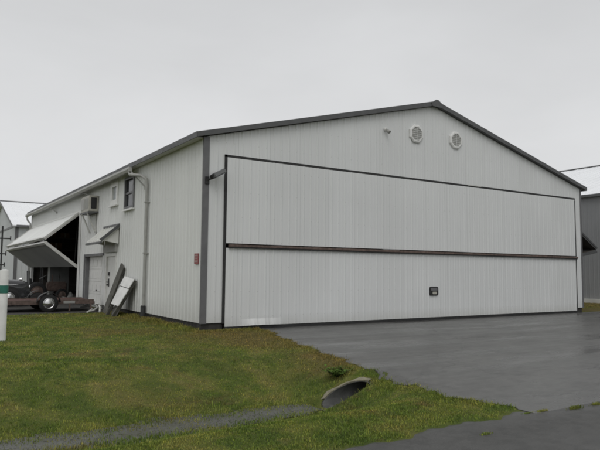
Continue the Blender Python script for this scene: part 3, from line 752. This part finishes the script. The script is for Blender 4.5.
# ------------------------------------------------------------------ culvert pipe
cv = thing('culvert_pipe', (-.4,DY,-.56), 'slant cut concrete culvert pipe opening into the ditch under the apron', 'culvert')
mb = MB(); ri, ro, zc, n = .178, .200, -.435, 40
def mit(zr, yr): return -.50 + (zr+zc+.62)/.40*.65 - yr*1.1      # x of the slanted, skewed end
def ring(r, xf): return [(xf(r*math.sin(2*math.pi*k/n), r*math.cos(2*math.pi*k/n)), DY+r*math.cos(2*math.pi*k/n), zc+r*math.sin(2*math.pi*k/n)) for k in range(n)]
A = ring(ri, mit); B = ring(ro, mit); Ai = ring(ri, lambda z, y: 3.5); Bi = ring(ro, lambda z, y: 3.5)
seq = [A]+[ring(ri, lambda z, y, q=q: mit(z, y)+q) for q in (.25, .7, 1.4)]+[Ai]
for k in range(n):
    j = (k+1) % n
    mb.face([A[k],A[j],B[j],B[k]])
    for p, q in zip(seq[:-1], seq[1:]): mb.face([p[k],p[j],q[j],q[k]])
    mb.face([B[k],B[j],Bi[j],Bi[k]])
mb.face(Ai); pipe = mb.build('pipe', 'damp_concrete', cv, smooth=True)
mb = MB()   # rough mortar collar round the slanted mouth
cprof = [(ro-.020,-.01),(ro-.008,.014),(ro+.010,.016),(ro+.026,.006),(ro+.04,-.03)]
rings = []
nrm = Vector((-.50,-.52,.70)).normalized()
for (r, h) in cprof:
    rr = []
    for k in range(n):
        a = 2*math.pi*k/n; jr = r*(1+.05*math.sin(5*a+1)+.035*math.sin(11*a)) if r > ro else r
        hh = h*(1+.4*math.sin(7*a+2))
        zr = jr*math.sin(a); p = Vector((mit(zr, jr*math.cos(a)), DY+jr*math.cos(a), zc+zr))+nrm*hh; rr.append(tuple(p))
    rings.append(rr)
for p, q in zip(rings[:-1], rings[1:]):
    for k in range(n):
        if math.sin(2*math.pi*k/n) < -.35 or math.cos(2*math.pi*k/n) < -.25: continue
        j = (k+1) % n; mb.face([p[k],p[j],q[j],q[k]])
mb.build('collar', 'concrete', cv, smooth=True)
# a leafy weed at the culvert
def weed(x, y, h, ns, spread, label):
    z = float(gz(x, y)); t = thing('weed', (x, y, z), label, 'weed')
    ms, ml = MB(), MB()
    for s in range(ns):
        a = random.uniform(0, 6.28); r = random.uniform(.1, 1)*spread; hh = h*random.uniform(.55, 1)
        p = [Vector((x,y,z)), Vector((x+r*.5*math.cos(a), y+r*.5*math.sin(a), z+hh*.6)), Vector((x+r*math.cos(a), y+r*math.sin(a), z+hh))]
        ms.tube(p, [.006,.004,.002], 5)
        for k in range(11):
            q = k/10*.85+.15; c0 = p[0].lerp(p[1], q*2) if q < .5 else p[1].lerp(p[2], q*2-1)
            la = random.uniform(0, 6.28); l = random.uniform(.035, .075); d = Vector((math.cos(la), math.sin(la), random.uniform(-.3, .5))).normalized()
            sd = d.cross(Vector((0,0,1))).normalized()*l*.32; up = Vector((0,0,l*.12))
            ml.face([c0, c0+d*l*.5+sd+up, c0+d*l, c0+d*l*.5-sd+up])
    ms.build('stem', 'bark', t); ml.build('leaves', 'weedleaf', t); return t
weed(-.02,-5.42,.16,38,.30,'green leafy weed just behind the mouth of the culvert')

# ------------------------------------------------------------------ yard: trailer, truck, boards, post
tr = thing('flatbed_trailer', (-2,9.1,0), 'low flatbed trailer with rusty red plank deck and chrome hubbed wheels', 'trailer')
mb = MB()
for k in range(7):
    y = 8.30+k*.232; mb.box((-5.4+.02*(k % 2),y,.325),(-.40+.03*math.sin(k*2.1),y+.222,.365))
mb.build('deck', 'redwood', tr)
mb = MB(); mb.box((-5.4,8.22,.25),(-.42,8.28,.40)); mb.box((-5.4,9.95,.25),(-.42,10.01,.40)); mb.box((-.44,8.29,.24),(-.37,9.94,.322))
for x in (-4.6,-3.4,-2.4,-1.2): mb.box((x,8.285,.262),(x+.06,9.945,.32))
mb.tube([(-1.95,8.1,.30),(-1.95,10.13,.30)], .03, 8); mb.box((-6.4,9.07,.25),(-5.4,9.17,.33)); mb.build('chassis', 'rust', tr)
def wheel(parent, c, r, w, sgn, name='wheel', hub='chrome'):
    mb = MB(); y = sgn
    mb.lathe(c, (0,y,0), [(-w/2,r*.6),(-w/2,r*.86),(-w*.36,r*.985),(-w*.2,r),(w*.2,r),(w*.36,r*.985),(w/2,r*.86),(w/2,r*.62),(w*.38,r*.60)], 32)
    t = mb.build(name, 'rubber', parent, smooth=True)
    mb = MB(); mb.lathe(c, (0,y,0), [(w*.30,r*.62),(w*.47,r*.61),(w*.50,r*.55),(w*.44,r*.50),(w*.50,r*.40),(w*.66,r*.22),(w*.70,r*.08)], 28)
    mb.build('rim', hub, t, smooth=True); return t
wheel(tr, (-1.92,8.10,.295), .30, .19, -1); wheel(tr, (-1.92,10.13,.295), .30, .19, 1)
def fender(y0, y1):
    mb = MB(); pts = []
    for k in range(13):
        a = R(5+170*k/12); pts.append((-1.92+.37*math.cos(a), .31+.35*math.sin(a)))
    for (xa,za),(xb,zb) in zip(pts[:-1], pts[1:]):
        mb.prism([(xa,y0,za),(xb,y0,zb),(xb*.985-1.92*.015,y0,zb-.012),(xa*.985-1.92*.015,y0,za-.012)], (0,y1-y0,0))
    mb.build('mudguard', 'black', tr)
fender(7.99, 8.215); fender(10.015, 10.24)
mb = MB(); mb.box((-1.42,8.20,.28),(-1.05,8.219,.36)); mb.build('number_plate_bracket', 'pipe', tr)
mb = MB(); mb.box((-.55,8.17,.02),(-.50,8.219,.30)); mb.build('leg', 'rust', tr)
mb = MB(); mb.box((-1.25,8.17,.02),(-1.2,8.219,.26)); mb.build('leg', 'rust', tr)

tk = thing('pickup_truck', (-3.8,12.6,0), 'dark grey pickup truck parked behind the trailer by the open side door', 'truck')
yA, yB = 11.75, 13.5
body = [(-6.55,.42),(-6.6,.95),(-4.9,1.0),(-3.55,1.02),(-2.75,1.03),(-2.2,.985),(-2.0,.90),(-1.94,.72),(-1.93,.42),(-2.2,.33),(-6.2,.33)]
mb = MB()
def lay(dy, sc): return [(x, yA+dy, .33+(z-.33)*sc) for x, z in body]
def lay2(dy, sc): return [(x, yB-dy, .33+(z-.33)*sc) for x, z in body]
ls = [lay(.10,1.0), lay(.03,.93), lay(0,.70), lay(.03,.02)]
secs = []
for dy, top in ((.0,.55),(.0,.86),(.05,.95),(.14,1.0)):
    secs.append([(x, yA+dy, .33+(z-.33)*top) for x, z in body])
secs += [[(x, yB-(p[1]-yA), p[2]) for p in s for x in [p[0]]] for s in reversed(secs)]
nb_ = len(body)
for s0, s1 in zip(secs[:-1], secs[1:]):
    for k in range(nb_): mb.face([s0[k], s0[(k+1) % nb_], s1[(k+1) % nb_], s1[k]])
mb.face(secs[0]); mb.face(secs[-1][::-1])
tb = mb.build('body', 'truckpaint', tk, smooth=True)
cab = [(-4.95,.99),(-4.85,1.55),(-4.6,1.66),(-3.75,1.66),(-3.15,1.05)]
mb = MB(); ins = [.12,.2,.26,.26,.12]
a = [(x,yA+i,z) for (x,z),i in zip(cab,ins)]; bq = [(x,yB-i,z) for (x,z),i in zip(cab,ins)]
for k in range(5): mb.face([a[k],a[(k+1)%5],bq[(k+1)%5],bq[k]])
mb.face(a); mb.face(bq[::-1]); cb = mb.build('cab', 'truckpaint', tk, bevel=.03)
mb = MB(); mb.prism([(-4.70,yA+.155,1.10),(-4.66,yA+.20,1.52),(-3.86,yA+.21,1.55),(-3.42,yA+.13,1.10)], (0,-.02,0)); mb.build('side_window', 'glass', cb)
mb = MB(); mb.face([(-3.14,yA+.20,1.08),(-3.14,yB-.20,1.08),(-3.70,yB-.32,1.625),(-3.70,yA+.32,1.625)]); o = mb.build('windscreen', 'glass', cb); o.location.x += .012
for x in (-2.66, -5.75):
    for (yy, sg_) in ((yA-.005,-1),(yB+.005,1)):
        wheel(tk, (x, yy-sg_*.06, .335), .335, .22, sg_)
mb = MB()
for x in (-2.66, -5.75): mb = MB(); mb.lathe((x,yA-.004,.345),(0,1,0),[(0,.41),(.03,.41)],28); mb.build('wheel_arch', 'black', tk)
mb = MB(); mb.box((-1.95,yA+.02,.36),(-1.84,yB-.02,.56)); mb.build('bumper', 'greycab', tk, bevel=.03)
mb = MB(); mb.box((-1.945,yA+.40,.62),(-1.915,yB-.40,.82)); mb.build('grille', 'black', tk)
for yy in (yA+.20, yB-.20):
    mb = MB(); mb.lathe((-1.955,yy,.72),(1,0,0),[(0,.10),(.035,.10),(.055,.06)],18); mb.build('headlight', 'chrome', tk, smooth=True)

mb = MB(); mb.lathe((-2.33,yA+.16,1.02),(1,0,-.12),[(0,.05),(.05,.085),(.10,.09),(.12,.06)],16); mb.build('wing_highlight', 'chrome', tk, smooth=True)  # added chrome disc stands for the bright highlight on the fender
mb = MB(); mb.tube([(-3.2,yA+.012,.86),(-2.5,yA+.004,.84),(-2.0,yA+.03,.79)], .012, 6); mb.build('side_moulding', 'chrome', tk)
mb = MB()
for k in range(10):
    a0, a1 = R(-5+19*k), R(-5+19*(k+1))
    mb.prism([(-2.66+.40*math.cos(a0),yA-.012,.345+.40*math.sin(a0)),(-2.66+.44*math.cos(a0),yA-.012,.345+.44*math.sin(a0)),(-2.66+.44*math.cos(a1),yA-.012,.345+.44*math.sin(a1)),(-2.66+.40*math.cos(a1),yA-.012,.345+.40*math.sin(a1))], (0,.04,0))
mb.build('arch_lip', 'truckpaint', tk)
tt = thing('compact_tractor', (-.75,16.2,0), 'dark compact tractor under the open side door, half hidden behind the trailer', 'tractor')
mb = MB(); mb.box((-.55,16.0,.42),(.28,16.42,.86)); mb.box((-1.25,15.98,.40),(-.56,16.44,.60)); mb.build('bonnet', 'rust', tt, bevel=.05)
mb = MB(); mb.box((.282,16.04,.46),(.30,16.38,.80)); mb.build('grille', 'black', tt)
mb = MB(); mb.box((-1.25,16.02,.64),(-.85,16.40,.72)); mb.box((-1.28,16.02,.72),(-1.20,16.40,1.02)); mb.build('seat', 'black', tt, bevel=.03)
mb = MB(); mb.tube([(-.58,16.21,.86),(-.70,16.21,1.06)], .02, 8); mb.lathe((-.70,16.21,1.06),(-.5,0,.86),[(0,.17),(.02,.185),(.03,.17)],20); mb.build('steering_wheel', 'black', tt, smooth=True)
mb = MB(); mb.tube([(-1.32,15.98,.5),(-1.36,15.98,1.35),(-1.36,16.44,1.35),(-1.32,16.44,.5)], .028, 8); mb.build('roll_bar', 'trim', tt, smooth=True)
mb = MB(); mb.tube([(-.30,16.3,.86),(-.30,16.3,1.18)], .025, 8); mb.build('exhaust_pipe', 'rust', tt)
for x, r, w_ in ((-1.02,.42,.24), (.05,.27,.16)):
    wheel(tt, (x,15.86,r), r, w_, -1, 'wheel', 'rust'); wheel(tt, (x,16.56,r), r, w_, 1, 'wheel', 'rust')
mb = MB(); mb.tube([(-1.02,15.86,.42),(-1.02,16.56,.42)], .05, 8); mb.build('axle', 'trim', tt)
# things leaning on the side wall
bd = thing('grey_plank', (-.2,6.4,0), 'wide weathered grey plank leaning on the side wall next to the walk door', 'plank')
mb = MB()
p0, p1 = Vector((-.40,6.86,-.02)), Vector((-.055,6.15,1.56)); ax = (p1-p0).normalized(); yv = Vector((0,.96,.26)); yv = (yv-ax*yv.dot(ax)).normalized(); nn = ax.cross(yv).normalized()
mb.obox((p0+p1)/2, ax*((p1-p0).length/2), yv*.20, nn*.032); mb.build('board', 'plank', bd, bevel=.008)
pn = thing('white_panel_frame', (-.3,5.6,0), 'white two piece panel on grey legs leaning beside the weathered plank', 'panel')
mb = MB()
f0, f1 = Vector((-.56,6.02,-.02)), Vector((-.09,5.62,1.17)); g0, g1 = Vector((-.60,5.24,-.02)), Vector((-.09,4.74,1.10))
mb.beam(f0, f1, .05, .09, (-1,0,.3)); mb.build('leg', 'plank', pn)
mb = MB(); mb.beam(g0, g1, .05, .09, (-1,0,.3)); mb.build('leg', 'plank', pn)
def pp(s, t, off=0): return (f0.lerp(f1, t)*(1-s)+g0.lerp(g1, t)*s)+Vector((-.05-off,0,.02))
for name, t0, t1, off in (('lower_panel', .30, .765, .0), ('upper_panel', .785, 1.03, .02)):
    q = [pp(-.06,t0,off), pp(1.06,t0,off), pp(1.06,t1,off), pp(-.06,t1,off)]
    mb = MB(); mb.prism(q, (.022,0,-.008)); mb.build(name, 'pvc', pn)
mb = MB(); q = [pp(-.02,.02,-.16), pp(1.0,.02,-.16), pp(1.0,.98,-.10), pp(-.02,.98,-.10)]; mb.prism(q, (.01,0,-.004)); mb.build('shade_board', 'plank', pn)  # dark sheet added for the shade behind the leaning panel
tubs = thing('bent_tubes', (-.5,8.4,0), 'pale bent metal tubes lying on the gravel below the garage door', 'tubes')
for pts in ([(-.45,9.5,.10),(-.25,8.9,.22),(-.30,8.2,.10),(-.62,7.5,.05),(-.9,7.1,.04)], [(-.55,9.6,.06),(-.42,8.8,.13),(-.5,8.1,.05),(-.7,7.7,.03)], [(-.2,8.6,.05),(-.32,7.9,.20),(-.42,7.4,.16),(-.5,7.1,.03)]):
    mb = MB(); mb.tube(pts, .03, 7); mb.build('tube', 'offwhite', tubs, smooth=True)
# post by the lawn
ps = thing('post', (-4.23,.12,-.10), 'white round post with a green band and a dark rod with cross arms on top', 'post')
mb = MB(); mb.lathe((-4.23,.12,-.30),(0,0,1),[(0,.082),(1.66,.082),(1.70,.07),(1.71,.03)],24); mb.build('shaft', 'pvc', ps, smooth=True)
mb = MB(); mb.lathe((-4.23,.12,.93),(0,0,1),[(0,.088),(.16,.088)],24); mb.build('band', 'green', ps, smooth=True)
mb = MB(); mb.tube([(-4.30,.12,1.40),(-4.30,.12,2.28)], .016, 8); mb.build('rod', 'black', ps)
for z, x0, x1 in ((2.03,-4.42,-4.145), (1.72,-4.38,-4.22), (1.50,-4.38,-4.24)):
    mb = MB(); mb.tube([(x0,.12,z),(x1,.12,z)], .014, 8); mb.tube([(x1,.12,z-.04),(x1,.12,z+.05)], .012, 6); mb.build('cross_arm', 'black', ps)

# ------------------------------------------------------------------ inside the open bay
cbn = thing('steel_cabinet', (.9,21.8,0), 'tall grey steel cabinet standing inside the dark side bay', 'cabinet')
mb = MB(); mb.box((.55,21.6,.05),(1.55,22.2,1.75)); mb.build('case', 'greycab', cbn, bevel=.01)
mb = MB(); mb.box((.57,21.578,.12),(1.04,21.597,1.7)); mb.box((1.06,21.578,.12),(1.53,21.597,1.7)); mb.build('door', 'greycab', cbn)
mb = MB(); mb.box((1.0,21.55,.9),(1.02,21.576,1.1)); mb.build('handle', 'metal', cbn)
sh = thing('storage_shelf', (1.2,23.2,0), 'dark shelf rack along the back of the open side bay', 'shelf')
mb = MB()
for x in (.4, 3.0):
    for y in (23.0, 23.6): mb = MB(); mb.box((x,y,0),(x+.06,y+.06,3.6)); mb.build('upright', 'trim', sh)
for z in (.5, 1.5, 2.5, 3.2): 
    mb = MB(); mb.box((.38,22.98,z),(3.08,23.68,z+.04)); mb.build('shelf_board', 'plank', sh)
for (x, z, w, h, lb) in ((.6,3.24,.45,.34,'brown cardboard box at the open end of the top shelf'), (1.3,3.24,.5,.28,'flatter brown cardboard box farther along the top shelf'), (.8,2.54,.6,.4,'large brown cardboard box on the second shelf down')):
    bx = thing('cardboard_box', (x+w/2,23.3,z), lb, 'box'); mb = MB(); mb.box((x,23.05,z+.004),(x+w,23.5,z+h)); mb.build('carton', 'brownbox', bx)
    mb = MB(); mb.box((x+w*.42,23.045,z+.01),(x+w*.58,23.049,z+h)); mb.build('tape', 'acbody', bx)
cn = thing('white_jug', (.55,19.5,0), 'pale plastic jug on the floor of the open side bay', 'jug')
mb = MB(); mb.lathe((.5,16.2,0),(0,0,1),[(0,.13),(.02,.14),(.26,.14),(.34,.06),(.38,.04)],18); mb.build('body', 'offwhite', cn, smooth=True)
mb = MB(); mb.lathe((.5,16.2,.38),(0,0,1),[(0,.045),(.03,.045)],14); mb.build('cap', 'black', cn)
cn.location = (.5,16.2,0)
for c_ in cn.children: c_.data.transform(Matrix.Translation(Vector((.05,3.3,0))))

# ------------------------------------------------------------------ neighbours
def gable_building(name, label, x0, x1, y0, y1, ev, pk, ridge, side_m, front_m, roof_m, trim):
    t = thing(name, (x0, y0, 0), label, 'hangar')
    mb = MB()
    if ridge == 'x':
        ym = (y0+y1)/2; topx = lambda u: pk-(pk-ev)*abs(u-ym)/((y1-y0)/2)-.06
        ribbed(mb, y0, y1, lambda u: .1, topx, lambda u,d,z: (x0-d,u,z), extra=[ym], inner=0); mb.build('gable_wall', side_m, t)
        mb = MB(); ribbed(mb, x0, x1, lambda u: .1, lambda u: ev-.06, lambda u,d,z: (u,y0-d,z), inner=0); mb.build('front_wall', front_m, t)
        mb = MB(); ribbed(mb, x0, x1, lambda u: .1, lambda u: ev-.06, lambda u,d,z: (u,y1+d,z), inner=0); mb.build('back_wall', front_m, t)
        mb = MB(); ribbed(mb, y0, y1, lambda u: .1, topx, lambda u,d,z: (x1+d,u,z), extra=[ym], inner=0); mb.build('gable_wall', side_m, t)
        ov = .25; sl = (pk-ev)/((y1-y0)/2)
        mb = MB()
        for s in (-1, 1):
            ye = ym+s*((y1-y0)/2+ov); ze = ev-sl*ov
            mb.prism([(x0-ov,ym,pk),(x0-ov,ye,ze),(x0-ov,ye,ze-.08),(x0-ov,ym,pk-.08)], (x1-x0+2*ov,0,0))
            for x in np.arange(x0-ov, x1+ov, .6): mb.beam((x+.02,ym,pk+.005),(x+.02,ye,ze+.005),.035,.02,(0,0,1))
        rf = mb.build('roof', roof_m, t)
        mb = MB(); mb.prism([(x0-ov-.02,ym-.2,pk-.02),(x0-ov-.02,ym,pk+.05),(x0-ov-.02,ym+.2,pk-.02)], (x1-x0+2*ov+.04,0,0)); mb.build('ridge_cap', trim, rf)
        mb = MB()
        for s in (-1, 1):
            ye = ym+s*((y1-y0)/2+ov); ze = ev-sl*ov
            mb.prism([(x0-ov-.03,ym,pk+.03),(x0-ov-.03,ye,ze+.03),(x0-ov-.03,ye,ze-.13),(x0-ov-.03,ym,pk-.13)], (.028,0,0))
        mb.build('rake_trim', trim, t)
        mb = MB(); mb.box((x0-.03,y0-.03,0),(x0+.16,y0-.002,ev-.1)); mb.box((x0-.032,y0-.028,0),(x0-.003,y0+.16,ev-.1)); mb.build('corner_trim', trim, t)
        mb = MB(); mb.box((x0-.035,y0+.17,ev-.16),(x0-.021,y1-.1,ev-.02)); mb.build('band_trim', trim, t)
        mb = MB(); mb.box((x0,y0-ov-.03,ev-sl*ov-.12),(x1,y0-ov-.002,ev-sl*ov+.03)); mb.build('eave_trim', trim, t)
    else:
        xm = (x0+x1)/2; topx = lambda u: pk-(pk-ev)*abs(u-xm)/((x1-x0)/2)-.06
        ribbed(mb, y0, y1, lambda u: .1, lambda u: ev-.06, lambda u,d,z: (x0-d,u,z), inner=0); mb.build('side_wall', side_m, t)
        mb = MB(); ribbed(mb, y0, y1, lambda u: .1, lambda u: ev-.06, lambda u,d,z: (x1+d,u,z), inner=0); mb.build('side_wall', side_m, t)
        for yy, sg_ in ((y0,-1),(y1,1)):
            mb = MB(); ribbed(mb, x0, x1, lambda u: .1, topx, lambda u,d,z: (u,yy+sg_*d,z), extra=[xm], inner=0); mb.build('gable_wall', front_m, t)
        ov = .2; sl = (pk-ev)/((x1-x0)/2); mb = MB()
        for s in (-1, 1):
            xe = xm+s*((x1-x0)/2+ov); ze = ev-sl*ov
            mb.prism([(xm,y0-ov,pk),(xe,y0-ov,ze),(xe,y0-ov,ze-.08),(xm,y0-ov,pk-.08)], (0,y1-y0+2*ov,0))
            for y in np.arange(y0-ov, y1+ov, .6): mb.beam((xm,y+.02,pk+.005),(xe,y+.02,ze+.005),.035,.02,(0,0,1))
        rf = mb.build('roof', roof_m, t)
        mb = MB(); mb.prism([(xm-.3,y0-ov-.02,pk-.04),(xm,y0-ov-.02,pk+.06),(xm+.3,y0-ov-.02,pk-.04)], (0,y1-y0+2*ov+.04,0)); mb.build('ridge_cap', trim, rf)
        mb = MB(); mb.box((x0-ov-.03,y0-ov,ev-sl*ov-.11),(x0-ov-.002,y1+ov,ev-sl*ov+.03)); mb.build('eave_trim', trim, t)
        mb = MB(); mb.box((x0-.28,y0-.02,-.5),(x0+.1,y1+.02,.20)); mb.build('footing', 'offwhite', t)
    return t
gable_building('hangar', 'pale grey steel hangar with a white roof, standing beyond the open side door', -.07, 24, 30.51, 45.2, 4.42, 6.68, 'x', 'far_side', 'far_front', 'white_roof', 'post_trim')
gable_building('hangar', 'darker grey steel hangar with a white roof beside the front corner, past the apron', 22.9, 45.5, -14, 30, 5.48, 9.0, 'y', 'grey_side', 'grey_side', 'white_roof', 'trim')

# ------------------------------------------------------------------ camera
cam = bpy.data.cameras.new('camera'); co_ = bpy.data.objects.new('camera', cam); COL.objects.link(co_)
Rr = Vector((0.8393619569953581,-0.5434954476950629,0.009176245619305181)); Uu = Vector((-0.05019689148084907,-0.0606916229232449,0.9968935745567841)); Ff = Vector((0.5412501983690929,0.8372151606616342,0.07822402139836372))
mw = Matrix.Identity(4)
for i in range(3): mw[i][0], mw[i][1], mw[i][2] = Rr[i], Uu[i], -Ff[i]
mw.translation = Vector((CAMX, CAMY, 1.40727113)); co_.matrix_world = mw
cam.sensor_width = 36; cam.lens = 36*599.4243/600; cam.clip_start = .05; cam.clip_end = 2000
scn.camera = co_

# ------------------------------------------------------------------ overcast light
SUN_EL, SUN_AZ = R(52), R(215)       # azimuth clockwise from +Y
w = bpy.data.worlds.new('World'); scn.world = w; w.use_nodes = True; nt = w.node_tree
bg = nt.nodes['Background']
sky = nt.nodes.new('ShaderNodeTexSky'); sky.sky_type = 'NISHITA'; sky.sun_disc = False
sky.sun_elevation = SUN_EL; sky.sun_rotation = SUN_AZ; sky.air_density = 1.5; sky.dust_density = 4; sky.ozone_density = 1
tc = nt.nodes.new('ShaderNodeTexCoord'); sp_ = nt.nodes.new('ShaderNodeSeparateXYZ'); L(nt, tc.outputs['Generated'], sp_.inputs[0])
hs = nt.nodes.new('ShaderNodeHueSaturation'); hs.inputs['Saturation'].default_value = .1; L(nt, sky.outputs[0], hs.inputs['Color'])
# closed cloud cover: even grey, brighter overhead
el = ramp(nt, sp_.outputs[2], [(0.0, (7.55,7.65,7.8)), (.20, (7.6,7.68,7.8)), (.46, (6.4,6.48,6.6)), (.64, (7.9,7.95,8.0)), (1.0, (10.8,10.8,10.9))])
cl = noise(nt, scaled(nt, tc.outputs['Generated'], (1.2, 1.2, 3.0)), 1.6, 5, .5, .3)
el2 = mix(nt, 1.0, el, ramp(nt, cl, [(.28, .90), (.72, 1.05)]), 'MULTIPLY')
L(nt, mix(nt, .93, hs.outputs[0], el2), bg.inputs['Color']); bg.inputs['Strength'].default_value = .1
sun = bpy.data.lights.new('sun', 'SUN'); so = bpy.data.objects.new('sun', sun); COL.objects.link(so)
sun.energy = .6; sun.angle = R(35); sun.color = (1,.985,.96)
dv = Vector((math.sin(SUN_AZ)*math.cos(SUN_EL), math.cos(SUN_AZ)*math.cos(SUN_EL), math.sin(SUN_EL)))
so.rotation_euler = dv.to_track_quat('Z', 'Y').to_euler()

vs = scn.view_settings; vs.view_transform = 'Standard'; vs.look = 'None'; vs.exposure = 0; vs.gamma = 1; vs.use_curve_mapping = False
scn.render.engine = 'CYCLES'; scn.cycles.max_bounces = 6; scn.cycles.use_denoising = True
scn.cycles.filter_width = 1.9
